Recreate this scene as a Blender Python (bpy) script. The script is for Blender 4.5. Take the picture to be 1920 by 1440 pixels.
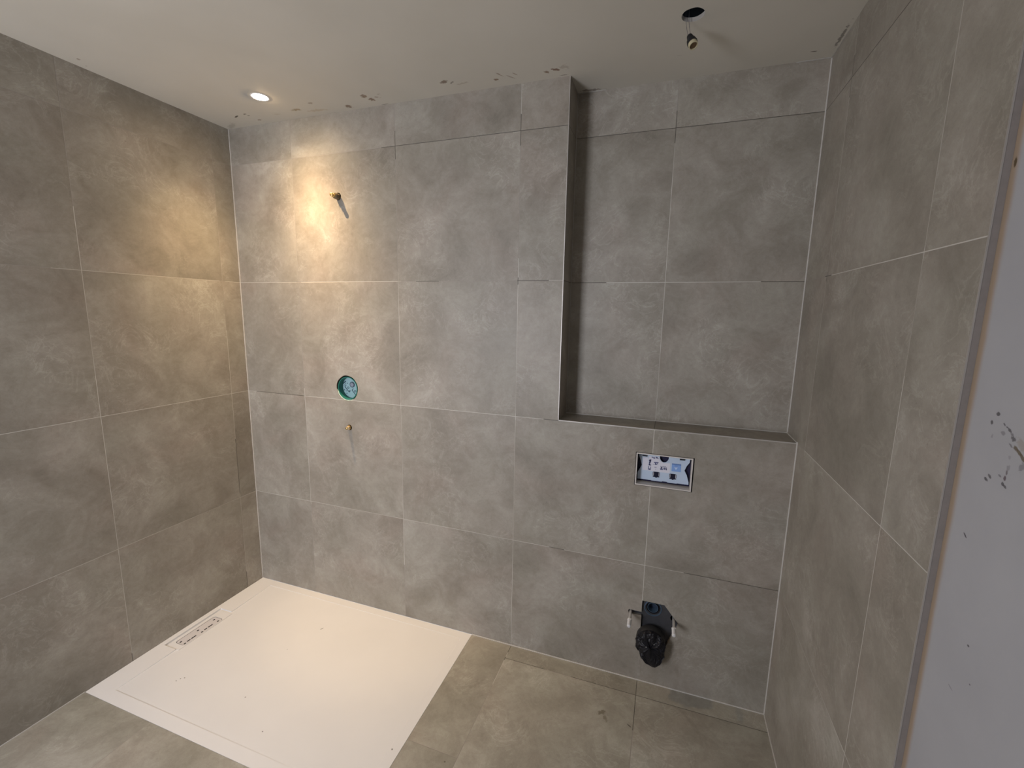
import bpy, bmesh, math, random
from mathutils import Vector, Matrix
random.seed(7)
D = bpy.data
SC = bpy.context.scene
COL = SC.collection
for o in list(D.objects): D.objects.remove(o)

# ---------------------------------------------------------------- camera
W, H = 2.712, 2.534            # tiled right wall plane, ceiling height
YF = -3.00                     # wall behind the camera
NX, NZ, ND = 1.803, 1.1595, 0.15   # niche left edge, ledge height, depth
X1, Z4 = 0.4034, 0.5566        # first vertical joint, first horizontal joint above the floor
YE = -0.892                    # where the tiling on the right wall ends
PX = W + 0.0122                # plaster plane of the right wall

cam_d = D.cameras.new('camera'); cam = D.objects.new('camera', cam_d); COL.objects.link(cam)
cam_d.sensor_width = 36.0; cam_d.sensor_fit = 'HORIZONTAL'
cam_d.lens = 832.79 / 1920.0 * 36.0
cam_d.clip_start = 0.02
yaw, pit, rol = -0.3329, -0.1585, 0.0179
fw = Vector((math.sin(yaw)*math.cos(pit), math.cos(yaw)*math.cos(pit), math.sin(pit)))
rt = Vector((math.cos(yaw), -math.sin(yaw), 0.0)); up = rt.cross(fw)
r2 = rt*math.cos(rol) + up*math.sin(rol); u2 = -rt*math.sin(rol) + up*math.cos(rol)
M = Matrix.Identity(4)
for i in range(3):
    M[i][0] = r2[i]; M[i][1] = u2[i]; M[i][2] = -fw[i]
M.translation = Vector((2.2274, -1.8597, 1.6183))
cam.matrix_world = M
SC.camera = cam

# ---------------------------------------------------------------- world, lights, exposure
wd = D.worlds.new('world'); SC.world = wd; wd.use_nodes = True
bg = wd.node_tree.nodes['Background']
bg.inputs[0].default_value = (0.62, 0.78, 1.0, 1); bg.inputs[1].default_value = 1.0
SC.view_settings.view_transform = 'Standard'
SC.view_settings.look = 'None'
SC.view_settings.gamma = 1.0
SC.view_settings.exposure = 0.0
SC.view_settings.use_curve_mapping = False

WX0, WX1, WZ0, WZ1 = 0.16, 0.98, 0.70, 1.90   # window in the wall behind the camera
def area(name, loc, rot, sx, sy, power, col):
    l = D.lights.new(name, 'AREA'); l.shape = 'RECTANGLE'; l.size = sx; l.size_y = sy
    l.energy = power; l.color = col
    o = D.objects.new(name, l); COL.objects.link(o); o.location = loc; o.rotation_euler = rot
    return o
area('daylight', ((WX0+WX1)/2, YF-0.06, (WZ0+WZ1)/2), (math.radians(90), 0, 0), WX1-WX0-.08, WZ1-WZ0-.08, 60.0, (0.90, 0.90, 0.965))

LX, LY = 0.469, -0.226         # the working downlight
WARM = (1.0, 0.70, 0.39)
def downlight(name, loc, axis, power, col, rad, BEAM):
    """point source with the beam profile of a reflector bulb: hot core, wide skirt, soft cut-off"""
    l = D.lights.new(name, 'POINT'); l.energy = power; l.color = col; l.shadow_soft_size = rad
    l.use_nodes = True; t = l.node_tree; em = t.nodes['Emission']
    g = t.nodes.new('ShaderNodeNewGeometry'); d = t.nodes.new('ShaderNodeVectorMath'); d.operation = 'DOT_PRODUCT'
    ax = Vector(axis).normalized(); d.inputs[1].default_value = ax
    t.links.new(g.outputs['Incoming'], d.inputs[0])
    ac = t.nodes.new('ShaderNodeMath'); ac.operation = 'ARCCOSINE'; t.links.new(d.outputs['Value'], ac.inputs[0])
    q = t.nodes.new('ShaderNodeMath'); q.operation = 'DIVIDE'; t.links.new(ac.outputs[0], q.inputs[0]); q.inputs[1].default_value = math.pi/2
    r = t.nodes.new('ShaderNodeFloatCurve'); t.links.new(q.outputs[0], r.inputs['Value'])
    c = r.mapping.curves[0]
    pts = BEAM
    c.points[0].location = pts[0]; c.points[1].location = pts[-1]
    for p in pts[1:-1]: c.points.new(*p)
    for p in c.points: p.handle_type = 'AUTO_CLAMPED'
    r.mapping.update(); t.links.new(r.outputs[0], em.inputs['Strength'])
    o = D.objects.new(name, l); COL.objects.link(o); o.location = loc
    return o
# angle from the axis in degrees / 90, relative intensity
downlight('downlight_beam', (LX, LY, H-0.006), (.16, .11, -1), 235, WARM, 0.0,
    [(0.0, .62), (8/90, .62), (12/90, .56), (16/90, .43), (21/90, .335), (27/90, .190), (33/90, .100), (40/90, .050), (48/90, .024), (55/90, .011), (65/90, .004), (1.0, .0008)])
downlight('downlight_side_lobe', (LX, LY, H-0.006), (-.47, -.03, -.84), 56, WARM, 0.0,
    [(0.0, 1.0), (8/90, .92), (15/90, .62), (22/90, .30), (30/90, .10), (44/90, .03), (60/90, .002), (1.0, .0012)])

# ---------------------------------------------------------------- mesh helpers
def finish(name, bm, mats, parent=None, smooth=False, recalc=True):
    if recalc: bmesh.ops.recalc_face_normals(bm, faces=bm.faces)
    me = D.meshes.new(name); bm.to_mesh(me); bm.free()
    for m in (mats if isinstance(mats, (list, tuple)) else [mats]): me.materials.append(m)
    if smooth:
        for p in me.polygons: p.use_smooth = True
        me.set_sharp_from_angle(angle=math.radians(38))
    o = D.objects.new(name, me); COL.objects.link(o)
    if parent:
        o.parent = parent
        o.matrix_parent_inverse = Matrix.Translation(-parent.location)
    return o
def box(bm, a, b, mi=0):
    vs = [bm.verts.new((x, y, z)) for x in (a[0], b[0]) for y in (a[1], b[1]) for z in (a[2], b[2])]
    q = [(0,1,3,2), (4,6,7,5), (0,4,5,1), (2,3,7,6), (0,2,6,4), (1,5,7,3)]
    for f in q:
        fc = bm.faces.new([vs[i] for i in f]); fc.material_index = mi
    return vs
def new(): return bmesh.new()
def prism(bm, outline, holes, to3, d0, d1, mi=(0, 0, 0)):
    """outline and holes: 2D point lists. to3(u, v, d) gives the 3D point. mi: front, back, side material."""
    loops = [outline] + list(holes)
    def cap(d, m):
        edges = []; rings = []
        for lp in loops:
            vs = [bm.verts.new(to3(u, v, d)) for u, v in lp]; rings.append(vs)
            for i in range(len(vs)): edges.append(bm.edges.new((vs[i], vs[(i+1) % len(vs)])))
        r = bmesh.ops.triangle_fill(bm, use_beauty=True, use_dissolve=False, edges=edges)
        for g in r['geom']:
            if isinstance(g, bmesh.types.BMFace): g.material_index = m
        return rings
    A = cap(d0, mi[0]); B = cap(d1, mi[1])
    for ra, rb in zip(A, B):
        n = len(ra)
        for i in range(n):
            f = bm.faces.new((ra[i], ra[(i+1) % n], rb[(i+1) % n], rb[i])); f.material_index = mi[2]
def circ(cx, cy, r, n=40, ry=None, a0=0):
    ry = ry or r
    return [(cx+r*math.cos(a0+2*math.pi*i/n), cy+ry*math.sin(a0+2*math.pi*i/n)) for i in range(n)]
def rrect(x0, y0, x1, y1, r, n=6):
    pts = []
    for cx, cy, a in ((x1-r, y0+r, -90), (x1-r, y1-r, 0), (x0+r, y1-r, 90), (x0+r, y0+r, 180)):
        for i in range(n+1):
            t = math.radians(a+90*i/n); pts.append((cx+r*math.cos(t), cy+r*math.sin(t)))
    return pts
def xz(u, v, d): return (u, d, v)
def xy(u, v, d): return (u, v, d)
def yz(u, v, d): return (d, u, v)
def lathe(bm, prof, org, ax, n=32, cap=True, mi=0, squash=None):
    """prof: list of (distance along axis, radius)."""
    ax = Vector(ax).normalized(); t = ax.orthogonal().normalized(); b = ax.cross(t); org = Vector(org)
    rings = []
    for s, r in prof:
        rings.append([bm.verts.new(org+ax*s+(t*math.cos(2*math.pi*i/n)+b*math.sin(2*math.pi*i/n))*r) for i in range(n)])
    for A, B in zip(rings, rings[1:]):
        for i in range(n):
            f = bm.faces.new((A[i], A[(i+1) % n], B[(i+1) % n], B[i])); f.material_index = mi
    if cap:
        for R in (rings[0], rings[-1]):
            f = bm.faces.new(R); f.material_index = mi
    return rings
def tube(bm, pts, r, n=8):
    pts = [Vector(p) for p in pts]; rings = []
    for i, p in enumerate(pts):
        d = (pts[min(i+1, len(pts)-1)]-pts[max(i-1, 0)]).normalized()
        t = d.cross(Vector((0.3, 1, 0.2))).normalized(); b = d.cross(t)
        rings.append([bm.verts.new(p+(t*math.cos(2*math.pi*k/n)+b*math.sin(2*math.pi*k/n))*r) for k in range(n)])
    for A, B in zip(rings, rings[1:]):
        for i in range(n): bm.faces.new((A[i], A[(i+1) % n], B[(i+1) % n], B[i]))
    bm.faces.new(rings[0]); bm.faces.new(rings[-1])
def empty(name, loc, label, cat, group=None):
    o = D.objects.new(name, None); COL.objects.link(o); o.location = loc; o.empty_display_size = .05
    o['label'] = label; o['category'] = cat
    if group: o['group'] = group
    return o
def struct(o, label=None, cat=None):
    o['kind'] = 'structure'
    if label: o['label'] = label
    if cat: o['category'] = cat
    return o

# ---------------------------------------------------------------- materials
class NT:
    def __init__(s, name):
        s.m = D.materials.new(name); s.m.use_nodes = True; s.t = s.m.node_tree; s.b = s.t.nodes['Principled BSDF']
        s.obj = s.n('ShaderNodeTexCoord').outputs['Object']
        s.sep = s.n('ShaderNodeSeparateXYZ'); s.l(s.obj, s.sep.inputs[0])
    def n(s, k, **kw):
        x = s.t.nodes.new(k)
        for a, b in kw.items(): setattr(x, a, b)
        return x
    def l(s, a, b): s.t.links.new(a, b)
    def put(s, sock, v):
        if isinstance(v, bpy.types.NodeSocket): s.l(v, sock)
        elif v is not None: sock.default_value = v
    def math(s, op, a, b=None, c=None, clamp=False):
        x = s.n('ShaderNodeMath', operation=op); x.use_clamp = clamp
        for i, v in enumerate((a, b, c)):
            if v is not None: s.put(x.inputs[i], v)
        return x.outputs[0]
    def noise(s, vec, scale, detail=4, rough=.5, dist=0, out='Fac'):
        x = s.n('ShaderNodeTexNoise'); s.l(vec, x.inputs['Vector'])
        x.inputs['Scale'].default_value = scale; x.inputs['Detail'].default_value = detail
        x.inputs['Roughness'].default_value = rough; x.inputs['Distortion'].default_value = dist
        return x.outputs[out]
    def ramp(s, f, stops, interp='LINEAR'):
        x = s.n('ShaderNodeValToRGB'); x.color_ramp.interpolation = interp
        e = x.color_ramp.elements
        while len(e) > 1: e.remove(e[-1])
        e[0].position, e[0].color = stops[0][0], (*stops[0][1], 1)
        for p, c in stops[1:]: q = e.new(p); q.color = (*c, 1)
        s.l(f, x.inputs[0]); return x.outputs[0]
    def mix(s, f, a, b, mode='MIX'):
        x = s.n('ShaderNodeMix', data_type='RGBA', blend_type=mode)
        s.put(x.inputs[0], f)
        for i, v in ((6, a), (7, b)):
            if isinstance(v, tuple): x.inputs[i].default_value = (*v, 1)
            else: s.l(v, x.inputs[i])
        return x.outputs[2]
    def mrange(s, v, a, b, c=0.0, d=1.0, smooth=True):
        x = s.n('ShaderNodeMapRange'); x.interpolation_type = 'SMOOTHSTEP' if smooth else 'LINEAR'
        s.put(x.inputs[0], v)
        for i, k in enumerate((a, b, c, d)): x.inputs[i+1].default_value = k
        return x.outputs[0]
    def bump(s, h, st, dist):
        x = s.n('ShaderNodeBump'); x.inputs['Strength'].default_value = st; x.inputs['Distance'].default_value = dist
        s.l(h, x.inputs['Height']); s.l(x.outputs[0], s.b.inputs['Normal'])
    def band(s, v, a, b):
        return s.math('MULTIPLY', s.math('GREATER_THAN', v, a), s.math('LESS_THAN', v, b))

def simple(name, col, rough=.5, metal=0.0, var=0.0, spec=.5, emit=None):
    k = NT(name)
    if var:
        f = k.noise(k.obj, 60, 4, .6)
        lo = tuple(c*(1-var) for c in col); hi = tuple(min(1, c*(1+var)) for c in col)
        k.l(k.ramp(f, [(.3, lo), (.7, hi)]), k.b.inputs['Base Color'])
    else: k.b.inputs['Base Color'].default_value = (*col, 1)
    k.b.inputs['Roughness'].default_value = rough; k.b.inputs['Metallic'].default_value = metal
    k.b.inputs['Specular IOR Level'].default_value = spec
    if emit:
        k.b.inputs['Emission Color'].default_value = (*emit[:3], 1); k.b.inputs['Emission Strength'].default_value = emit[3]
    return k.m

def tile(name, ua, va, u0, v0, seed, dark=(), faint=(), tone=1.0, flip=False, stains=(), light=(), cool=False, shift=None):
    """Large square concrete-look tiles with a thin joint; ua, va pick the object axes, u0, v0 a joint on each."""
    k = NT(name)
    U, V = k.sep.outputs[ua], k.sep.outputs[va]
    V0_ = V
    if shift: V = k.math('SUBTRACT', V, k.math('MULTIPLY', k.math('LESS_THAN', U, shift[0]), shift[1]))
    fu = k.math('DIVIDE', k.math('SUBTRACT', U, u0), .6); fv = k.math('DIVIDE', k.math('SUBTRACT', V, v0), .6)
    cu, cv = k.math('FLOOR', fu), k.math('FLOOR', fv)
    ru, rv = k.math('SUBTRACT', fu, cu), k.math('SUBTRACT', fv, cv)
    cell = k.n('ShaderNodeCombineXYZ'); k.l(cu, cell.inputs[0]); k.l(cv, cell.inputs[1]); cell.inputs[2].default_value = seed
    wn = k.n('ShaderNodeTexWhiteNoise', noise_dimensions='3D'); k.l(cell.outputs[0], wn.inputs['Vector'])
    # texture space of one tile, pushed to its own place by the random vector
    loc = k.n('ShaderNodeCombineXYZ'); k.l(ru, loc.inputs[0]); k.l(rv, loc.inputs[1])
    sc = k.n('ShaderNodeVectorMath', operation='SCALE'); k.l(wn.outputs['Color'], sc.inputs[0]); sc.inputs['Scale'].default_value = 40
    ad = k.n('ShaderNodeVectorMath', operation='ADD'); k.l(loc.outputs[0], ad.inputs[0]); k.l(sc.outputs[0], ad.inputs[1])
    P = ad.outputs[0]
    big = k.noise(P, 1.5, 3, .5, .8); mid = k.noise(P, 3.6, 7, .66, 1.0); fine = k.noise(P, 26, 7, .75, .6)
    vein = k.noise(P, 5.5, 9, .70, 4.5); spk = k.noise(P, 170, 3, .75)
    wisp = k.mrange(k.math('ABSOLUTE', k.math('SUBTRACT', k.noise(P, 4.2, 6, .62, 2.6), .5)), 0, .035, 1, 0)
    patch = k.mrange(k.noise(P, 2.4, 2, .5, .4), .46, .62)
    f = k.math('MULTIPLY_ADD', big, .42, k.math('MULTIPLY_ADD', mid, .40, k.math('MULTIPLY', fine, .20)))
    f = k.math('MULTIPLY_ADD', vein, .17, f)
    f = k.math('MULTIPLY_ADD', spk, .12, f)
    f = k.math('MULTIPLY_ADD', k.math('MULTIPLY', wisp, patch), .085, f)
    f = k.math('SUBTRACT', f, .160)
    c = k.ramp(f, [(.34, (.208*tone, .187*tone, .156*tone)), (.46, (.268*tone, .243*tone, .206*tone)),
                   (.56, (.325*tone, .299*tone, .259*tone)), (.68, (.405*tone, .380*tone, .340*tone))])
    hue = k.noise(P, 2.1, 2, .5, .5)
    c = k.mix(k.mrange(hue, .42, .66, 0, .55), c, k.mix(1.0, c, (.985, 1.015, 1.0), 'MULTIPLY'))
    c = k.mix(k.mrange(hue, .30, .45, .55, 0), c, k.mix(1.0, c, (1.035, .99, .985), 'MULTIPLY'))
    if cool: c = k.mix(1.0, c, (.975, 1.01, 1.01), 'MULTIPLY')
    # pits
    pit = k.mrange(k.noise(P, 90, 2, .5), .70, .76, 0, .35)
    c = k.mix(pit, c, (.16, .145, .125))
    val = k.math('MULTIPLY_ADD', wn.outputs['Value'], .09, .955)
    vm = k.n('ShaderNodeVectorMath', operation='SCALE'); k.l(c, vm.inputs[0]); k.l(val, vm.inputs['Scale']); c = vm.outputs[0]
    # joint
    du = k.math('MULTIPLY', k.math('MINIMUM', ru, k.math('SUBTRACT', 1.0, ru)), .6)
    dv = k.math('MULTIPLY', k.math('MINIMUM', rv, k.math('SUBTRACT', 1.0, rv)), .6)
    V = V0_
    d = k.math('MINIMUM', du, dv)
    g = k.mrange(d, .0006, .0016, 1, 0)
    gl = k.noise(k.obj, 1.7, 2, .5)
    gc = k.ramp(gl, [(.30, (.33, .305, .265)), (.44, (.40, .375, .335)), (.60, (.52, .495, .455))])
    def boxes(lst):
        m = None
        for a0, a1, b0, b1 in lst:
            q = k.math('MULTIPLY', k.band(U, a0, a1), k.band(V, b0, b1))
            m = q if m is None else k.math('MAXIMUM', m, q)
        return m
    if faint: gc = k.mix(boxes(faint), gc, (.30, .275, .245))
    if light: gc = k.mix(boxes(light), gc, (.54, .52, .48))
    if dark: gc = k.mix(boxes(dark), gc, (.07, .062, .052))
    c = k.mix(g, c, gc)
    for s in stains: c = stain(k, c, *s)
    k.l(c, k.b.inputs['Base Color'])
    k.l(k.math('MULTIPLY_ADD', mid, .16, .40), k.b.inputs['Roughness'])
    k.b.inputs['Specular IOR Level'].default_value = .42
    hgt = k.math('SUBTRACT', k.math('MULTIPLY', fine, .12), g)
    k.bump(hgt, .35, .0012)
    return k.m

def stain(k, c, x, y, z, ax, ay, az, rot, col, amt=.8, nz=38, wob=.9):
    """a smear of dirt: an ellipsoid with a ragged edge at a place of its own"""
    m = k.n('ShaderNodeMapping', vector_type='TEXTURE')
    m.inputs['Location'].default_value = (x, y, z); m.inputs['Rotation'].default_value = rot
    m.inputs['Scale'].default_value = (ax, ay, az); k.l(k.obj, m.inputs[0])
    L = k.n('ShaderNodeVectorMath', operation='LENGTH'); k.l(m.outputs[0], L.inputs[0])
    n = k.noise(k.obj, nz, 5, .7)
    v = k.math('MULTIPLY_ADD', k.math('SUBTRACT', n, .5), -wob*3.6, L.outputs['Value'])
    return k.mix(k.mrange(v, .55, 1.0, amt, 0), c, col)

GREY = [(.0, (.5, .5, .5))]
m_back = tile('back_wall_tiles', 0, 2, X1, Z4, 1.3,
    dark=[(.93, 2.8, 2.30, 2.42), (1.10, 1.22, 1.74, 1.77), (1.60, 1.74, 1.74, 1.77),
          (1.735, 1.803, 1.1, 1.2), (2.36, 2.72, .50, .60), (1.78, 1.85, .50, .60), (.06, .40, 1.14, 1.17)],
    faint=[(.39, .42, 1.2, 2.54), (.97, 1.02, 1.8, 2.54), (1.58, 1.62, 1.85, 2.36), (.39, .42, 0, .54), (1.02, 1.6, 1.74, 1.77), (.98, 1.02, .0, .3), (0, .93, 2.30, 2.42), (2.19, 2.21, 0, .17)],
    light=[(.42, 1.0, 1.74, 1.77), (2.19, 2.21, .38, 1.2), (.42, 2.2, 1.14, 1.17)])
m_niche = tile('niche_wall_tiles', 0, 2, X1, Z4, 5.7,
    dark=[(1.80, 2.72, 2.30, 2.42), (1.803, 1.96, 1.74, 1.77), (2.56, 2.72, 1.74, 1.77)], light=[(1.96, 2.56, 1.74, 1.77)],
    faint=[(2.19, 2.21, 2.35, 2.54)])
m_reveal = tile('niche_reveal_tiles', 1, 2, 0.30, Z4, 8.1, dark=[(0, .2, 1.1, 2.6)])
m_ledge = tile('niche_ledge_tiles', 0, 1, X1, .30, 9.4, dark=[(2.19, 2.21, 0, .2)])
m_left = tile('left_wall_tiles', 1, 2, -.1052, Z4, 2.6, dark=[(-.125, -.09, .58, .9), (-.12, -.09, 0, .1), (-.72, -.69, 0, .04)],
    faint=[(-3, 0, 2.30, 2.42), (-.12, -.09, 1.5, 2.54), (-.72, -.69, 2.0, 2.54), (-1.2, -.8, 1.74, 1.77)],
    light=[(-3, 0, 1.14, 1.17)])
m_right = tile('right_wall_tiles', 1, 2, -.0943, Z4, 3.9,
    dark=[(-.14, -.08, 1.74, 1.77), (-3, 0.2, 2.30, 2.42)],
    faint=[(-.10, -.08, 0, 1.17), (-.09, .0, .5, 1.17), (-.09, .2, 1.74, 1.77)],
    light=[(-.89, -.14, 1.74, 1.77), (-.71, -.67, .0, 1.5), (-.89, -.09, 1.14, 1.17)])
m_floor = tile('floor_tiles', 0, 1, 1.6050, -.0876, 4.2, tone=1.20, cool=True, shift=(1.6050, .0876),
    dark=[(1.60, 1.61, -.05, 0), (1.55, 1.80, -.10, -.08), (1.92, 2.72, -.10, -.08), (2.19, 2.215, -.262, 0)],
    faint=[(0, 1.3, -3, -.8), (0, 1.6, -.65, -.55), (1.80, 1.92, -.10, -.08), (1.60, 1.61, -1.0, -.25), (2.19, 2.215, -2, -.262)],
    stains=[(2.078, -.222, 0, .024, .010, .05, (0, 0, .6), (.13, .11, .07), .7, 60),
            (2.095, -.245, 0, .008, .020, .05, (0, 0, .5), (.15, .13, .085), .6, 70),
            (2.190, -.246, 0, .012, .003, .05, (0, 0, -.6), (.07, .06, .05), .85, 60, .4),
            (1.568, -.627, 0, .004, .004, .05, (0, 0, 0), (.1, .09, .07), .8, 60, .2)])
m_core = simple('wall_core', (.20, .185, .165), .9, var=.15)
m_grout = simple('pale_grout', (.56, .54, .51), .75, var=.08)
m_dgrout = simple('grey_grout', (.40, .38, .35), .8, var=.1)
m_alu = simple('aluminium', (.50, .48, .455), .45, metal=.6)
m_edge = simple('tile_edge', (.235, .212, .200), .7, var=.06)
m_white = simple('white_acrylic', (.80, .78, .755), .42, var=0)
m_white2 = simple('white_plastic', (.74, .73, .72), .4)
m_black = simple('black_plastic', (.012, .012, .016), .35)
m_blackm = simple('black_rubber', (.016, .016, .018), .6)
m_anth = simple('anthracite_plate', (.040, .041, .047), .55, var=.12)
m_dark = simple('dark_cavity', (.012, .011, .012), .9)
m_blueblk = simple('blue_black_plastic', (.022, .035, .062), .4)
m_steelblue = simple('blue_grey_plastic', (.055, .090, .135), .5)
m_brass = simple('brass', (.62, .45, .20), .34, metal=.9, var=.12)
m_brassd = simple('dull_brass', (.22, .17, .11), .5, metal=.6, var=.2)
m_zinc = simple('zinc', (.66, .66, .66), .35, metal=.55, var=.1)
m_green = simple('green_plastic', (.012, .165, .125), .35)
m_teal = simple('pale_blue_plate', (.30, .47, .52), .5, var=.05)
m_tealk = simple('dark_teal_print', (.035, .085, .115), .5)
m_seal = simple('pale_sealing_sleeve', (.60, .74, .58), .55)
m_pblue = simple('ice_blue_plastic', (.50, .60, .74), .4)
m_pwhite = simple('white_sheet', (.68, .68, .76), .5)
m_navy = simple('navy_plastic', (.010, .009, .045), .4)
m_lblue = simple('sky_blue_print', (.21, .36, .70), .5)
m_lblue2 = simple('darker_blue_print', (.10, .20, .46), .5)
m_ink = simple('ink_print', (.09, .10, .22), .6)
m_clip = simple('clip_plastic', (.012, .012, .030), .6, spec=.2)
m_frame = simple('ivory_plastic', (.60, .565, .53), .5)
m_cream = simple('cream_ceramic', (.50, .45, .30), .45)
m_brown = simple('brown_socket', (.09, .055, .025), .6)
m_lens = simple('lit_lens', (0, 0, 0), .9, spec=0, emit=(1.0, .90, .74, 30.0))
m_winf = simple('white_window_frame', (.75, .75, .74), .4)

def plaster_mat():
    k = NT('white_plaster')
    n = k.noise(k.obj, 5, 4, .55); fi = k.noise(k.obj, 120, 3, .6)
    c = k.ramp(n, [(.35, (.350, .353, .375)), (.65, (.380, .383, .405))])
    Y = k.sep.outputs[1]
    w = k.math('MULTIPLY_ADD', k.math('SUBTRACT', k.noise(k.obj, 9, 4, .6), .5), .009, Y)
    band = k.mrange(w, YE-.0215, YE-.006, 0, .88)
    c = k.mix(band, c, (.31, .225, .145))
    ink = (.075, .072, .078); br = (.10, .075, .04)
    def s(u, z, a, b, ang=0, col=ink, amt=.9, nz=70, wob=.5):
        nonlocal c
        c = stain(k, c, PX, u, z, .05, a, b, (ang, 0, 0), col, amt, nz, wob)
    s(-.9686, 1.4760, .0050, .0042); s(-.9579, 1.4603, .0046, .0046)
    for u, z, a, b, r, am in [(-.9852, 1.4635, .0040, .0016, .7, .8), (-.9922, 1.4602, .0042, .0016, .3, .8), (-.9980, 1.4568, .0050, .0022, .3, .85),
                              (-1.0055, 1.4520, .0060, .0030, .8, .6), (-1.0097, 1.4468, .0060, .0040, .4, .8), (-.9865, 1.4492, .0050, .0032, 0, .45), (-1.0051, 1.4360, .0055, .0020, .5, .6),
                              (-.9637, 1.4392, .0030, .0045, .4, .3), (-1.0080, 1.4180, .0035, .0035, 0, .25), (-1.0095, 1.4010, .0040, .0060, 0, .35)]:
        s(u, z, a, b, r, ink, am, 110, .8)
    s(-1.0170, 1.4340, .0060, .0045, .4, br, .85, 80, .6); s(-1.0240, 1.4302, .0080, .0038, .55, br, .85, 80, .5); s(-1.0330, 1.4240, .0100, .0034, .75, br, .85, 80, .5)
    s(-1.0260, 1.4450, .0160, .0090, .2, (.27, .235, .19), .5, 60, .9); s(-1.0345, 1.4120, .0060, .0080, .3, ink, .45, 90, .9)
    s(-.9765, 1.3762, .0048, .0034, .5, ink, .85, 90, .7); s(-.9687, 1.3694, .0062, .0036, .4, ink, .9, 90, .6); s(-.9962, 1.3846, .0045, .0016, .3, ink, .6)
    s(-1.0088, 1.3940, .0030, .0062, .1, (.10, .085, .09), .8, 90, .7); s(-1.0076, 1.3850, .0034, .0055, 0, (.10, .07, .085), .9, 90, .6)
    s(-1.0052, 1.3745, .0040, .0036, 0, ink, .85, 90, .7); s(-1.0100, 1.3722, .0055, .0024, .4, ink, .85, 90, .6)
    s(-.9460, 1.2620, .0062, .0020, .6, ink, .95, 80, .3)
    s(-1.0015, 1.0965, .0032, .0022, 0); s(-1.0210, 1.0420, .0025, .0018, 0); s(-.9800, 1.0010, .0085, .0018, .2, ink, .35)
    s(-.9000, 1.8660, .0040, .0100, 0, (.075, .05, .02), .95, 60, .4)
    k.l(c, k.b.inputs['Base Color']); k.b.inputs['Roughness'].default_value = .75
    k.bump(fi, .12, .001)
    return k.m
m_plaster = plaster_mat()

def ceiling_mat():
    k = NT('ceiling_paint')
    fi = k.noise(k.obj, 140, 3, .6); n = k.noise(k.obj, 3, 3, .5)
    c = k.ramp(n, [(.35, (.545, .517, .452)), (.65, (.575, .547, .482))])
    br = (.20, .135, .085); tan = (.33, .26, .165); dk = (.085, .07, .05)
    for x, y, a, b, r, col, amt, wob in [
        (.185, -.106, .022, .0055, -.35, dk, .95, .4), (.248, -.115, .013, .0060, -.2, dk, .8, .7), (.252, -.096, .010, .0045, 0, dk, .6, .7),
        (.262, -.044, .014, .0080, 0, br, .7, .8), (.06, -.03, .050, .0160, -.5, (.30, .27, .22), .45, .8),
        (.526, -.078, .028, .0110, .1, tan, .9, .9), (.640, -.112, .014, .0090, .2, br, .55, .8), (.62, -.045, .060, .0120, .1, (.42, .33, .21), .5, .9),
        (.40, -.07, .02, .008, .1, tan, .35, .9),
        (.785, -.036, .018, .0170, .3, br, .80, .9), (.915, -.098, .016, .0150, -.7, br, .85, .9), (.928, -.062, .016, .0150, .6, br, .9, .9),
        (.963, -.074, .014, .0060, .5, br, .6, .9), (.990, -.094, .010, .0050, 0, br, .4, .9),
        (1.308, -.102, .020, .0120, -.4, (.17, .125, .09), .85, 1.0), (1.335, -.088, .014, .0060, -.4, dk, .6, 1.0), (1.375, -.071, .035, .0070, -.15, (.38, .33, .26), .6, .9),
        (1.515, -.058, .013, .0090, .2, br, .9, .7), (1.540, -.090, .022, .0045, 1.1, br, .7, .7), (1.578, -.058, .022, .0040, .9, br, .65, .7), (1.60, -.075, .014, .0040, 1.0, br, .6, .7),
        (1.720, -.053, .012, .0090, .8, br, .85, .7), (1.757, -.060, .019, .0100, .5, (.19, .115, .08), .95, .7), (1.793, -.068, .022, .0160, .3, (.36, .31, .26), .6, 1.0),
        (1.780, -.012, .020, .0030, 0, dk, .7, .5), (.96, -.006, .020, .0030, 0, dk, .7, .5),
        (.0600, -.660, .009, .0060, 0, br, .6, .8), (.030, -.62, .005, .0040, 0, br, .4, .8),
        (2.640, .092, .012, .0040, .1, dk, .9, .3), (2.700, .02, .006, .0700, 0, (.12, .105, .09), .7, 1.0),
        (1.86, .135, .05, .0090, .1, (.16, .13, .11), .7, 1.0), (2.2, -.02, .012, .003, .2, (.4, .37, .33), .5, .6)]:
        c = stain(k, c, x, y, H, a, b, .04, (0, 0, r), col, amt, 75, wob)
    k.l(c, k.b.inputs['Base Color']); k.b.inputs['Roughness'].default_value = .8
    k.bump(fi, .10, .001)
    return k.m
m_ceil = ceiling_mat()

def tray_mat():
    k = NT('shower_tray_white')
    c = k.ramp(k.noise(k.obj, 4, 3, .5), [(.35, (.745, .745, .75)), (.65, (.76, .76, .765))])
    ink = (.10, .095, .09)
    for x, y, a, b, r in [(.652, -.230, .0025, .010, -.5), (.295, -.712, .0035, .0025, 0), (.300, -.697, .003, .003, 0), (.312, -.688, .004, .003, 0),
                          (.650, -.670, .0035, .0035, 0), (.850, -.764, .003, .003, 0), (1.3617, -.6537, .003, .004, .5), (.60, -.40, .002, .002, 0)]:
        c = stain(k, c, x, y, 0, a, b, .04, (0, 0, r), ink, .9, 160, .45)
    k.l(c, k.b.inputs['Base Color']); k.b.inputs['Roughness'].default_value = .5
    k.b.inputs['Specular IOR Level'].default_value = .4
    return k.m
m_tray = tray_mat()

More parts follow.
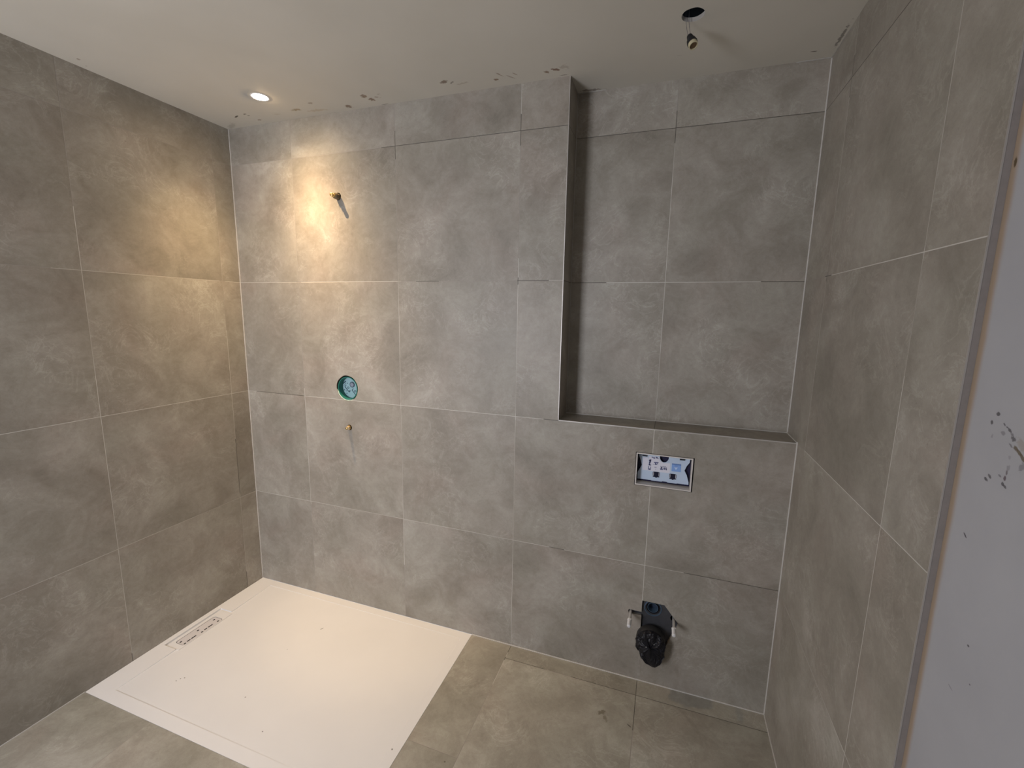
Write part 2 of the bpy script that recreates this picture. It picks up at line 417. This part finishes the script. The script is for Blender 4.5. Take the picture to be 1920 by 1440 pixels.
# ---------------------------------------------------------------- the room
# back wall: L-shaped tiled front with the openings for the pipes, and the deeper wall of the niche
MX, MZ, MR = .6830, 1.2190, .0665                       # mixer opening
drain_hole = [(2.2035, .3905), (2.2950, .3905), (2.3545, .3190), (2.3520, .3040), (2.3200, .2180), (2.3000, .1650), (2.2035, .1650),
              (2.2035, .3180), (2.1500, .3185), (2.1470, .3280), (2.1500, .3360), (2.2035, .3355)]
flush_hole = [(2.1375, .9120), (2.3655, .9120), (2.3655, 1.0560), (2.1375, 1.0560)]
mix_hole = [(MX+MR*math.cos(a)*(1+.012*math.sin(5*a)), MZ+MR*math.sin(a)*(1+.014*math.cos(7*a))) for a in [2*math.pi*i/44 for i in range(44)]]
st1 = circ(.6765, 2.1600, .0175, 20); st2 = circ(.6880, 1.0110, .0150, 20)
outline = [(0, 0), (W, 0), (W, NZ), (NX, NZ), (NX, H), (0, H)]
bm = new()
prism(bm, outline, [drain_hole, flush_hole, mix_hole, st1, st2], xz, 0.0, ND-.0005, (0, 3, 3))
bm.faces.ensure_lookup_table()
for f in bm.faces:                                       # reveal and ledge of the niche are tiled too
    c = f.calc_center_median()
    if f.material_index == 3 and abs(c.x-NX) < 1e-4 and c.z > NZ: f.material_index = 1
    if f.material_index == 3 and abs(c.z-NZ) < 1e-4 and c.x > NX: f.material_index = 2
back = struct(finish('wall_back', bm, [m_back, m_reveal, m_ledge, m_core]),
    'wall of large square taupe concrete-look tiles with pipe openings and a niche', 'wall')
bm = new(); box(bm, (-.1, ND, -.05), (W+.1, ND+.12, H+.1))
struct(finish('niche_tiling', bm, m_niche, back))

bm = new(); box(bm, (-.12, YF, -.05), (0, ND-.001, H+.1))
struct(finish('wall_left', bm, m_left), 'taupe tiled wall left of the shower tray lit by the downlight', 'wall')
bm = new(); box(bm, (PX, YF, -.05), (PX+.12, ND-.001, H+.1))
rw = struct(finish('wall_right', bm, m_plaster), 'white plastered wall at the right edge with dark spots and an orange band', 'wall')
bm = new(); box(bm, (W, YE, 0), (PX-.0002, ND-.001, H-.0002))
for f in bm.faces:
    if abs(f.calc_center_median().y-YE) < 1e-4: f.material_index = 1
o = finish('tile_cladding', bm, [m_right, m_edge], rw); o['label'] = 'taupe tile cladding ending short of the bare plaster'
bm = new()
prism(bm, [(-.12, -.05), (PX+.12, -.05), (PX+.12, H+.1), (-.12, H+.1)], [[(WX0, WZ0), (WX1, WZ0), (WX1, WZ1), (WX0, WZ1)]], xz, YF-.15, YF-.0005)
struct(finish('wall_front', bm, m_plaster), 'white plastered wall behind the camera with the window', 'wall')
bm = new()
prism(bm, [(WX0, WZ0), (WX1, WZ0), (WX1, WZ1), (WX0, WZ1)], [[(WX0+.05, WZ0+.05), (WX1-.05, WZ0+.05), (WX1-.05, WZ1-.05), (WX0+.05, WZ1-.05)]], xz, YF-.05, YF+.004)
struct(finish('window_1', bm, m_winf), 'white window frame behind the camera', 'window')

# ceiling: board with two round cut-outs under a dark void
HX, HY = 2.235, -.2375
hole2 = [(HX+.0340*math.cos(a)*(1+.02*math.sin(3*a+1)), HY+.0340*math.sin(a)*(1+.02*math.cos(5*a))) for a in [2*math.pi*i/40 for i in range(40)]]
bm = new()
prism(bm, [(-.1, YF-.1), (PX+.1, YF-.1), (PX+.1, ND+.1), (-.1, ND+.1)], [circ(LX, LY, .034, 40), hole2], xy, H, H+.0125, (0, 1, 2))
box(bm, (-.1, YF-.1, H+.16), (PX+.1, ND+.1, H+.2), 1)
struct(finish('ceiling', bm, [m_ceil, m_dark, simple('board_edge', (.42, .40, .37), .9, var=.1)]),
    'off-white painted ceiling with brown smudges along the tiles and a round cut-out', 'ceiling')

# floor: tiles around the tray
TX, TY = 1.3935, -.8862
bm = new()
prism(bm, [(TX, ND), (PX+.05, ND), (PX+.05, YF-.1), (-.05, YF-.1), (-.05, TY), (TX, TY)], [], xy, -.0005, -.05, (0, 1, 1))
struct(finish('floor', bm, [m_floor, m_core]), 'taupe tiled floor with thin dark joints around the shower tray', 'floor')

# ---------------------------------------------------------------- trims and sealant lines
def strip(name, segs, m, label, w=.0028):
    """thin beads of grout laid into the inner corners"""
    bm = new()
    for a, b in segs: box(bm, a, b)
    return struct(finish(name, bm, m), label, 'trim')
w = .0030
strip('trim_1', [((NX-.0024, -.0008, NZ-.0024), (NX+.0002, .004, H-.0005)), ((NX-.0024, -.0008, NZ-.0024), (W-.0005, .004, NZ+.0002))], m_alu,
      'thin aluminium edge profile along the left and bottom edge of the niche')
strip('trim_2', [((W-.0007, YE-.0008, 0.0), (W+.0012, YE+.0022, H-.0005))], m_alu, 'thin aluminium profile on the end of the right wall tiling')
strip('trim_3', [((0, -w, 0.0), (w, 0, H-.001))], m_grout, 'pale sealant line in the left corner behind the shower tray')
strip('trim_4', [((W-w*1.1, -w, 0), (W, 0, NZ)), ((W-w*1.1, 0, NZ), (W, ND, NZ+w)), ((W-w*1.1, ND-w, NZ), (W, ND, H-.001))], m_grout,
      'pale sealant line in the right corner of wall and niche')
strip('trim_5', [((NX, ND-.0025, NZ+.0005), (NX+.0025, ND, H-.001))], m_dgrout, 'grey sealant line up the left inner corner of the niche')
strip('trim_6', [((NX+.002, ND-w, NZ+.0005), (W, ND, NZ+w))], m_grout, 'pale sealant line along the back of the niche ledge')
strip('trim_7', [((TX, -w, -.0005), (W, 0, w)), ((W-w, -1.2, -.0005), (W, -w, w))], m_grout, 'pale sealant line where the floor meets the wall')
strip('trim_8', [((0, YF+.01, -.0005), (.0025, TY, .0022))], m_grout, 'pale sealant line along the foot of the left wall')
strip('trim_9', [((NX+.002, ND-.003, H-.003), (1.92, ND, H-.0002)), ((2.60, ND-.003, H-.003), (W, ND, H-.0002)), ((W-.002, -.02, H-.003), (W, ND, H-.0002))], m_dgrout,
      'grey filler line under the ceiling in the niche corners')

# ---------------------------------------------------------------- shower tray
tray = empty('shower_tray', (.70, -.44, -.03), 'flat white rectangular shower tray set flush into the floor in the corner', 'shower tray')
bm = new()
G = .0008
o_ = [(G, TY+G), (TX-G, TY+G), (TX-G, -G), (G, -G)]
rec = [(.107, -.835), (1.352, -.835), (1.352, -.045), (.107, -.045), (.107, -.2955), (.0290, -.2955), (.0290, -.5870), (.107, -.5870)]
zrec = [-.0016, -.0002, -.0006, -.0016, -.0052, -.0085, -.0085, -.0048]
vo_t = [bm.verts.new((x, y, 0)) for x, y in o_]; vi_t = [bm.verts.new((x, y, 0)) for x, y in rec]
vi_b = [bm.verts.new((x+(.0012 if x < 1 else -.0012), y, z)) for (x, y), z in zip(rec, zrec)]
ed = []
for L_ in (vo_t, vi_t):
    for i in range(len(L_)): ed.append(bm.edges.new((L_[i], L_[(i+1) % len(L_)])))
bmesh.ops.triangle_fill(bm, use_beauty=True, edges=ed)
for i in range(len(rec)):
    j = (i+1) % len(rec); bm.faces.new((vi_t[i], vi_t[j], vi_b[j], vi_b[i]))
ed = [bm.edges.get((vi_b[i], vi_b[(i+1) % len(rec)])) for i in range(len(rec))]
bmesh.ops.triangle_fill(bm, use_beauty=True, edges=ed)
vo_b = [bm.verts.new((x, y, -.03)) for x, y in o_]
for i in range(4): bm.faces.new((vo_t[i], vo_t[(i+1) % 4], vo_b[(i+1) % 4], vo_b[i]))
bm.faces.new(vo_b)
finish('tray_body', bm, m_tray, tray)
bm = new()                                             # cover plate over the drain channel
prism(bm, [(.0390, -.5845), (.1230, -.5845), (.1230, -.3065), (.0390, -.3065)], [rrect(.0550, -.5560, .1185, -.3520, .014)], xy, -.0030, -.0044)
finish('drain_cover', bm, m_tray, tray)
bm = new()
slots = []
for y in (-.3722, -.4572, -.5426):
    for x in (.0772, .1062): slots.append(rrect(x-.0042, y-.0055, x+.0042, y+.0055, .0035, 3))
for y0, y1 in ((-.4235, -.3985), (-.4445, -.4275), (-.5100, -.4845), (-.5310, -.5135)):
    slots.append(rrect(.0990, y0, .1062, y1, .0026, 3))
prism(bm, rrect(.0572, -.5538, .1172, -.3542, .013), slots, xy, -.0036, -.0041)
gr = finish('drain_grate', bm, simple('grate_white', (.64, .62, .63), .35), tray); gr['label'] = 'slotted grey-white drain insert'
bm = new(); box(bm, (.0545, -.5565, -.0066), (.1190, -.3515, -.0045))
dp = finish('drain_opening', bm, m_dark, tray); dp['label'] = 'dark drain opening below the slots'

# ---------------------------------------------------------------- working downlight
lamp = empty('recessed_spotlight', (LX, LY, H), 'small round lit spotlight recessed in the ceiling above the shower corner', 'ceiling light')
bm = new(); lathe(bm, [(0.0, .0385), (.0010, .0380), (.0014, .0365), (.0012, .0330), (-.004, .0318), (-.014, .0316), (-.014, .0336), (-.0005, .0336)], (LX, LY, H), (0, 0, -1), 48, cap=False)
finish('trim_ring', bm, m_white2, lamp)
bm = new(); lathe(bm, [(.0040, .012), (.0036, .020), (.0026, .027), (.0008, .0312), (-.010, .0312)], (LX, LY, H), (0, 0, -1), 40)
ln = finish('lens', bm, m_lens, lamp, True); ln['label'] = 'glowing warm white lens'
bm = new(); lathe(bm, [(-.0145, .0300), (-.045, .022), (-.060, .012)], (LX, LY, H), (0, 0, -1), 24)
finish('housing', bm, m_black, lamp, True)

# ---------------------------------------------------------------- loose lampholder hanging from the second cut-out
hb = Vector((2.2375, -.2330, 2.4600))
hl = empty('hanging_lampholder', (HX, HY, 2.46), 'black bulb holder with cream ceramic end dangling on two wires from the ceiling hole', 'lamp holder')
ax = Vector((.30, -.42, -.86)).normalized()            # points to the open end
top = hb - ax*.016
bm = new(); lathe(bm, [(-.016, .0045), (-.0125, .0085), (-.004, .0098), (.000, .0095), (.006, .0132), (.018, .0152), (.0215, .0150)], top, ax, 28)
for v in bm.verts: v.co += Vector((random.uniform(-1, 1), random.uniform(-1, 1), random.uniform(-1, 1)))*.0003
finish('cap', bm, m_blackm, hl, True)
bm = new(); R = lathe(bm, [(.0215, .0136), (.0300, .0140), (.0330, .0132), (.0332, .0112), (.0290, .0108)], top, ax, 28, cap=False)
finish('socket', bm, m_cream, hl, True)
bm = new(); lathe(bm, [(.0280, .0110), (.0300, .0106)], top, ax, 24); finish('contact_plate', bm, m_brown, hl)
for dx, dy in ((-.0040, .004), (.0035, .003)):
    bm = new()
    s0 = Vector((HX-.0165+dx*1.3, HY+.020+dy, H+.03)); e0 = top - ax*.012 + Vector((dx, dy*.3, 0))
    pts = []
    for i in range(9):
        t = i/8; p = s0.lerp(e0, t); p.x += -.003*math.sin(math.pi*t); pts.append(p)
    tube(bm, pts, .0006, 6); finish('wire', bm, simple('grey_wire', (.12, .11, .12), .5), hl)

# ---------------------------------------------------------------- upper pipe stub for the shower head
s1 = empty('shower_outlet_stub', (.6765, 0, 2.160), 'brass threaded pipe extension poking out of the upper back wall, casting a long shadow', 'pipe fitting')
ax1 = Vector((-.05, -1, .02)).normalized(); og = Vector((.6765, .02, 2.1585))
bm = new()
prof = [(-.03, .0138), (.020, .0138)]
s = .020
while s < .040: prof += [(s, .0128), (s+.0013, .0138), (s+.0026, .0128)]; s += .0028
prof += [(.0445, .0118)]
lathe(bm, prof, og, ax1, 24); e1 = finish('threaded_extension', bm, m_brassd, s1, True); e1['label'] = 'dull dark threaded sleeve'
bm = new(); lathe(bm, [(.042, .0105), (.053, .0105), (.0535, .0080)], og, ax1, 6); finish('hex_neck', bm, m_brass, s1)
bm = new(); lathe(bm, [(.053, .0062), (.058, .0062), (.0585, .0082), (.0655, .0082), (.0667, .0066)], og, ax1, 20); finish('plug', bm, m_brass, s1, True)
bm = new()
for k in range(7):
    a = random.uniform(0, 6.28); p0 = og+ax1*random.uniform(.038, .05)+Vector((math.cos(a), 0, math.sin(a)))*.0095
    d = Vector((random.uniform(-.012, .006), random.uniform(-.006, .002), -random.uniform(.004, .014)))
    tube(bm, [p0, p0+d*.5+Vector((-.002, 0, .001)), p0+d], .00035, 5)
hp = finish('hemp_strands', bm, simple('hemp', (.45, .36, .22), .8), s1); hp['label'] = 'loose hemp fibres'

# ---------------------------------------------------------------- lower pipe stub
s2 = empty('hose_outlet_stub', (.688, 0, 1.011), 'short capped brass pipe stub in a small round hole below the green mixer opening', 'pipe fitting')
og = Vector((.6870, .02, 1.0110)); ax2 = Vector((0, -1, 0))
bm = new(); lathe(bm, [(-.03, .0115), (.026, .0115), (.0275, .0100)], og, ax2, 24); finish('pipe_end', bm, m_brass, s2, True)
bm = new(); lathe(bm, [(.0272, .0098), (.0350, .0098), (.0360, .0080)], og, ax2, 6); finish('hex_collar', bm, simple('pale_brass', (.72, .60, .44), .4, metal=.6), s2)
bm = new(); lathe(bm, [(.0355, .0066), (.0445, .0066), (.0455, .0050)], og, ax2, 16); finish('plug', bm, m_brass, s2, True)

# ---------------------------------------------------------------- built-in mixer box
mb = empty('mixer_valve_box', (MX, .03, MZ), 'round green built-in shower mixer box in the wall opening with a pale blue plate', 'shower valve')
bm = new(); lathe(bm, [(.0, .0602), (.034, .0602), (.034, .0565), (.0, .0575)], (MX+.0015, .036, MZ-.0005), (0, -1, 0), 48, cap=False)
f0 = [v for v in bm.verts]
finish('green_housing', bm, m_green, mb, True)
bm = new()
prism(bm, circ(MX+.0015, MZ, .0568, 48), [], xz, .0340, .0380)
pl = finish('cover_plate', bm, m_teal, mb)
def zx(pts, y0, y1, name, m, parent):
    bm = new()
    for p in pts: prism(bm, p, [], xz, y0, y1)
    return finish(name, bm, m, parent)
def bar(a, b, wd):
    a, b = Vector((a[0], a[1])), Vector((b[0], b[1])); d = (b-a).normalized(); n = Vector((-d.y, d.x))*wd*.62
    return [tuple(a+n), tuple(a-n), tuple(b-n), tuple(b+n)]
zx([bar((.6298, 1.2352), (.649, 1.249), .0045)], .0325, .0341, 'level_mark', m_tealk, pl)
prt = []
for ox, oz in ((.6412, 1.2200), (.6857, 1.2042)):        # bracket outline with a small screw ring
    prt += [bar((ox, oz), (ox+.0235, oz-.0255), .0030), bar((ox, oz), (ox+.0090, oz+.0085), .0026), bar((ox+.0235, oz-.0255), (ox+.0330, oz-.0170), .0026)]
prt += [bar((.6365, 1.2260), (.6500, 1.2385), .0014), bar((.6560, 1.2390), (.6600, 1.2375), .0035), bar((.6500, 1.1845), (.6545, 1.1845), .0040),
        bar((.6340, 1.2000), (.6390, 1.2040), .0030), bar((.6480, 1.2000), (.6480, 1.1955), .0025), bar((.6690, 1.1965), (.6720, 1.1925), .0050)]
zx(prt, .0328, .0341, 'printed_marks', m_tealk, pl)
for cx, cz in ((.6625, 1.2155), (.7060, 1.2000)):
    bm = new(); lathe(bm, [(0, .0058), (.0016, .0058), (.0016, .0034), (0, .0034)], (cx, .0340, cz), (0, -1, 0), 20, cap=False)
    finish('screw_ring', bm, m_tealk, pl)
bm = new(); lathe(bm, [(0, .0155), (.0022, .0155), (.0022, .0118), (.0, .0118)], (.6885, .0341, 1.2335), (0, -1, 0), 32, cap=False)
finish('knob_rim', bm, m_tealk, pl)
bm = new(); lathe(bm, [(0, .0112), (.0040, .0108), (.0044, .0095)], (.6885, .0341, 1.2335), (0, -1, 0), 28)
finish('knob', bm, simple('knob_grey', (.26, .29, .36), .5), pl)
bm = new()                                              # pale sleeve that peeps out along the lower left rim
n = 22
vs = []
for i in range(n+1):
    a = math.radians(188+118*i/n); wob = .0012*math.sin(i*1.7)
    th = .0050*math.sin(math.pi*i/n)**.6+.0006
    r1 = MR-.0006+wob*.4; r0 = r1-th
    vs.append([bm.verts.new((MX+r*math.cos(a), y, MZ+r*math.sin(a))) for r, y in ((r1, .0025), (r0, .0035), (r0, .0150), (r1, .0150))])
for A, B in zip(vs, vs[1:]):
    for i in range(4): bm.faces.new((A[i], A[(i+1) % 4], B[(i+1) % 4], B[i]))
bm.faces.new(vs[0]); bm.faces.new(vs[-1])
sl = finish('sealing_sleeve', bm, m_seal, mb, True); sl['label'] = 'pale green sealing sleeve along the lower rim'

# ---------------------------------------------------------------- flush plate opening
fb = empty('flush_plate_box', (2.249, .02, .984), 'rectangular toilet flush opening with ivory frame and pale blue protection plate', 'flush plate opening')
FX0, FX1, FZ0, FZ1 = 2.1400, 2.3605, .9140, 1.0535
bm = new()
prism(bm, [(FX0, FZ0), (FX1, FZ0), (FX1, FZ1), (FX0, FZ1)], [[(FX0+.0045, FZ0+.0045), (FX1-.0045, FZ0+.0045), (FX1-.0045, FZ1-.0045), (FX0+.0045, FZ1-.0045)]], xz, -.0012, .0480)
finish('box_frame', bm, m_frame, fb)
bm = new(); box(bm, (FX0+.003, .050, FZ0+.003), (FX1-.003, .054, FZ1-.003)); b0 = finish('back_panel', bm, m_navy, fb); b0['label'] = 'dark navy panel behind the plate'
semi = [(2.2507+.0180*math.cos(math.radians(a)), 1.0365-.0235*math.sin(math.radians(a))) for a in range(0, 181, 12)]
oute = [(2.1480, .9285), (2.2040, .9290), (2.2050, .9275), (2.2470, .9275), (2.2480, .9300), (2.2680, .9300), (2.2690, .9275), (2.3060, .9275), (2.3070, .9290), (2.3520, .9290),
        (2.3515, .9400), (2.3420, .9700), (2.3325, .9880), (2.3400, 1.0090), (2.3495, 1.0240), (2.3520, 1.0470), (2.2688, 1.0470)]
oute += [(x, z) for x, z in semi] + [(2.2326, 1.0470), (2.1480, 1.0470), (2.1500, 1.0300), (2.1570, 1.0100), (2.1628, .9910), (2.1560, .9750), (2.1475, .9570)]
pc = [rrect(2.2090, .9500, 2.2375, .9672, .003, 3), rrect(2.2748, .9500, 2.3033, .9672, .003, 3)]
bm = new(); prism(bm, oute, pc, xz, .0350, .0375)
pp = finish('protection_plate', bm, m_pblue, fb); pp['label'] = 'pale blue protection plate with notched sides'
for cx in (2.2232, 2.2890):
    bm = new()
    prism(bm, [(cx-.0090, .9680), (cx+.0090, .9680), (cx+.0090, .9500), (cx+.0130, .9490), (cx+.0130, .9460), (cx+.0040, .9455), (cx+.0030, .9430), (cx-.0030, .9430), (cx-.0040, .9455), (cx-.0130, .9460), (cx-.0130, .9490), (cx-.0090, .9500)], [], xz, .0325, .0440)
    finish('clip', bm, m_clip, fb)
    bm = new()
    for sx in (-1, 1): box(bm, (cx+sx*.0110-.0010, .0335, .9510), (cx+sx*.0110+.0010, .0345, .9650))
    finish('clip_rail', bm, m_pwhite, pp)
zx([[(2.1655, .9700), (2.1885, .9700), (2.1880, 1.0260), (2.1655, 1.0250)], ], .0343, .0351, 'blank_sheet', m_pwhite, pp)
zx([[(2.1895, .9690), (2.2760, .9690), (2.2760, 1.0130), (2.2500, 1.0100), (2.2330, 1.0200), (2.2300, 1.0330), (2.1895, 1.0330)]], .0344, .0351, 'instruction_sheet', m_pwhite, pp)
pr_ = [bar((2.1948, 1.0195), (2.1930, .9935), .0040), bar((2.1900, 1.0150), (2.1985, 1.0140), .0035), bar((2.1905, 1.0060), (2.1975, 1.0075), .0020), bar((2.1985, 1.0200), (2.1975, 1.0060), .0018),
       bar((2.1905, .9950), (2.2000, .9950), .0030), bar((2.1915, .9900), (2.1900, .9780), .0020), bar((2.1990, .9880), (2.1985, .9780), .0020), bar((2.1900, .9765), (2.1995, .9755), .0048),
       bar((2.2105, 1.0080), (2.2290, 1.0095), .0032), bar((2.2175, 1.0070), (2.2165, .9980), .0040), bar((2.2255, 1.0060), (2.2205, .9990), .0028), bar((2.2085, 1.0000), (2.2095, .9975), .0016),
       bar((2.2160, .9895), (2.2168, .9855), .0020), bar((2.2215, .9900), (2.2205, .9860), .0014), bar((2.2185, .9800), (2.2205, .9785), .0018),
       bar((2.2362, .9955), (2.2420, .9940), .0012), bar((2.2440, .9950), (2.2600, .9955), .0014), bar((2.2370, .9825), (2.2480, .9825), .0045), bar((2.2385, .9905), (2.2460, .9905), .0026), bar((2.2420, .9920), (2.2425, .9850), .0040),
       bar((2.2530, .9915), (2.2535, .9815), .0050), bar((2.2580, .9900), (2.2635, .9900), .0026), bar((2.2590, .9835), (2.2640, .9835), .0045), bar((2.2600, .9900), (2.2605, .9835), .0024),
       bar((2.2000, 1.0305), (2.2080, 1.0285), .0026), bar((2.2090, 1.0290), (2.2130, 1.0255), .0050), bar((2.2170, 1.0310), (2.2245, 1.0290), .0045), bar((2.2200, 1.0280), (2.2290, 1.0260), .0014)]
zx(pr_, .0338, .0345, 'printed_symbols', m_ink, pp)
zx([[(2.2822, .9795), (2.3180, .9800), (2.3175, 1.0085), (2.2822, 1.0085)]], .0338, .0351, 'blue_label', m_lblue, pp)
zx([[(2.2822, 1.0086), (2.3175, 1.0086), (2.3175, 1.0130), (2.2822, 1.0130)], bar((2.2930, 1.0050), (2.3050, 1.0050), .0018), bar((2.2975, .9990), (2.2995, .9990), .0020)], .0334, .0351, 'label_header', m_lblue2, pp)
zx([[(2.2915, .9985), (2.2960, .9975), (2.2995, .9995), (2.3030, .9975), (2.3065, .9985), (2.2990, .9865)]], .0334, .0339, 'label_mark', simple('pale_label_mark', (.50, .62, .85), .5), pp)
zx([bar((2.1625, 1.0343), (2.1830, 1.0335), .0042)], .0300, .0352, 'catch', m_black, fb)
zx([bar((2.3110, 1.0345), (2.3310, 1.0350), .0042)], .0300, .0352, 'catch', m_black, fb)

# ---------------------------------------------------------------- toilet mounting in the wall
tm = empty('toilet_mounting', (2.248, .03, .28), 'dark plate with two fixing bolts and blue-black inlet in the lower wall opening', 'toilet mounting')
BX = (2.1580, 2.3370); BZ = .3270
bm = new()
prism(bm, [(2.140, .10), (2.362, .10), (2.362, .40), (2.140, .40)], [circ(2.2500, .3590, .0300, 36), circ(2.3360, .3290, .0130, 20)], xz, .0135, .0180)
finish('mounting_plate', bm, m_anth, tm)
bm = new(); lathe(bm, [(0, .0372), (.0022, .0362), (.0030, .0330), (.0, .0322)], (2.2500, .0135, .3560), (0, -1, 0), 40, cap=False)
rg = finish('seal_ring', bm, m_steelblue, tm, True); rg['label'] = 'dark blue seal ring'
bm = new(); lathe(bm, [(-.060, .0292), (.0020, .0292), (.0020, .0262), (-.045, .0258)], (2.2490, .0135, .3600), (0, -1, 0), 40, cap=False)
finish('inlet_pipe', bm, m_black, tm, True)
bm = new(); lathe(bm, [(-.0, .0222), (.0034, .0222), (.0034, .0205), (-.030, .0200)], (2.2490, .0135, .3605), (0, -1, 0), 40, cap=False)
for v in bm.verts: v.co.y -= .001
finish('inlet_lip', bm, m_steelblue, tm, True)
bm = new(); lathe(bm, [(-.030, .0202), (-.028, .0202)], (2.2490, .0135, .3605), (0, -1, 0), 32); finish('inlet_cap', bm, m_blueblk, tm)
bm = new(); box(bm, (2.138, .060, .10), (2.364, .064, .41)); finish('back_plate', bm, m_dark, tm)
for bx, ln_ in ((BX[0], .104), (BX[1], .094)):
    bm = new(); og = Vector((bx, .0135, BZ)); adn = Vector((0, -1, -.015)).normalized()
    lathe(bm, [(-.03, .0058), (ln_*.62, .0058)], og, adn, 16)
    b1 = finish('threaded_rod', bm, m_zinc, tm, True)
    bm = new(); s = ln_*.60; pf = [(s, .0060)]
    lathe(bm, [(ln_*.66, .0098), (ln_*.74, .0098)], og, adn, 6)
    nb = finish('nut', bm, simple('bright_nut', (.78, .78, .78), .4, metal=.2), b1); nb.parent = b1
    bm = new(); pf = []
    s = ln_*.74
    while s < ln_+.008: pf += [(s, .0068), (s+.003, .0085), (s+.006, .0068)]; s += .0062
    pf += [(s+.001, .0050)]
    lathe(bm, pf, og, adn, 14); pe = finish('plastic_sleeve', bm, simple('clear_grey_sleeve', (.60, .60, .61), .25), b1, True)

bm = new(); lathe(bm, [(.0, .0440), (.060, .0440)], (2.2490, .045, .2310), (0, -1, 0), 40); finish('drain_pipe', bm, m_black, tm, True)
bm = new(); lathe(bm, [(.012, .0570), (.020, .0602), (.044, .0605), (.050, .0580)], (2.2490, .006, .2310), (0, -1, 0), 48)
finish('pipe_collar', bm, m_blackm, tm, True)

# ---------------------------------------------------------------- crumpled black cover over the drain outlet
dc = empty('pipe_cover', (2.248, -.046, .231), 'crumpled black plastic cover tied over the drain outlet below the two bolts', 'pipe cover')
bm = new()
n, rings = 72, 16
R = []
rnd = [random.uniform(-1, 1) for _ in range(500)]
for j in range(rings):
    t = j/(rings-1)
    ring = []
    for i in range(n):
        a = 2*math.pi*i/n
        dn = max(0.0, math.cos(a+math.pi/2-.22))            # 1 towards the gathered tip at the bottom right
        rim = .0592+.010*dn+.031*dn**6*min(1, t*5+.0)               # teardrop outline
        rr = rim*math.sqrt(max(0, 1-t**2.6))+.0006
        fold = (.0030*math.sin(9*a+3*t)+.0022*math.sin(17*a-5*t+1))*min(1, t*4)*(1-.5*t)+.0011*rnd[(i*3+j*17) % 500]*min(1, t*4)
        y = -.047-.030*t-.012*dn**3*(1-t)*min(1, t*5)
        y -= (.0035*math.sin(7*a+6*t)+.0018*rnd[(i*7+j*31+7) % 500])*min(1, t*3)
        ring.append(bm.verts.new((2.2480+(rr+fold)*math.cos(a), y, .2320+(rr+fold)*math.sin(a))))
    R.append(ring)
for A, B in zip(R, R[1:]):
    for i in range(n): bm.faces.new((A[i], A[(i+1) % n], B[(i+1) % n], B[i]))
bm.faces.new(R[0]); bm.faces.new(R[-1])
cv = finish('plastic_film', bm, simple('black_film', (.007, .007, .010), .42, spec=.3), dc); cv['label'] = 'crumpled black plastic film'
for x, y, z, r in ((2.2640, -.066, .2660, .0034), (2.2640, -.072, .2480, .0020), (2.2330, -.079, .2330, .0020)):
    bm = new(); bmesh.ops.create_icosphere(bm, subdivisions=2, radius=r, matrix=Matrix.Translation((x, y, z)))
    finish('grout_splash', bm, simple('grout_splash_grey', (.50, .50, .50), .6), dc, True)
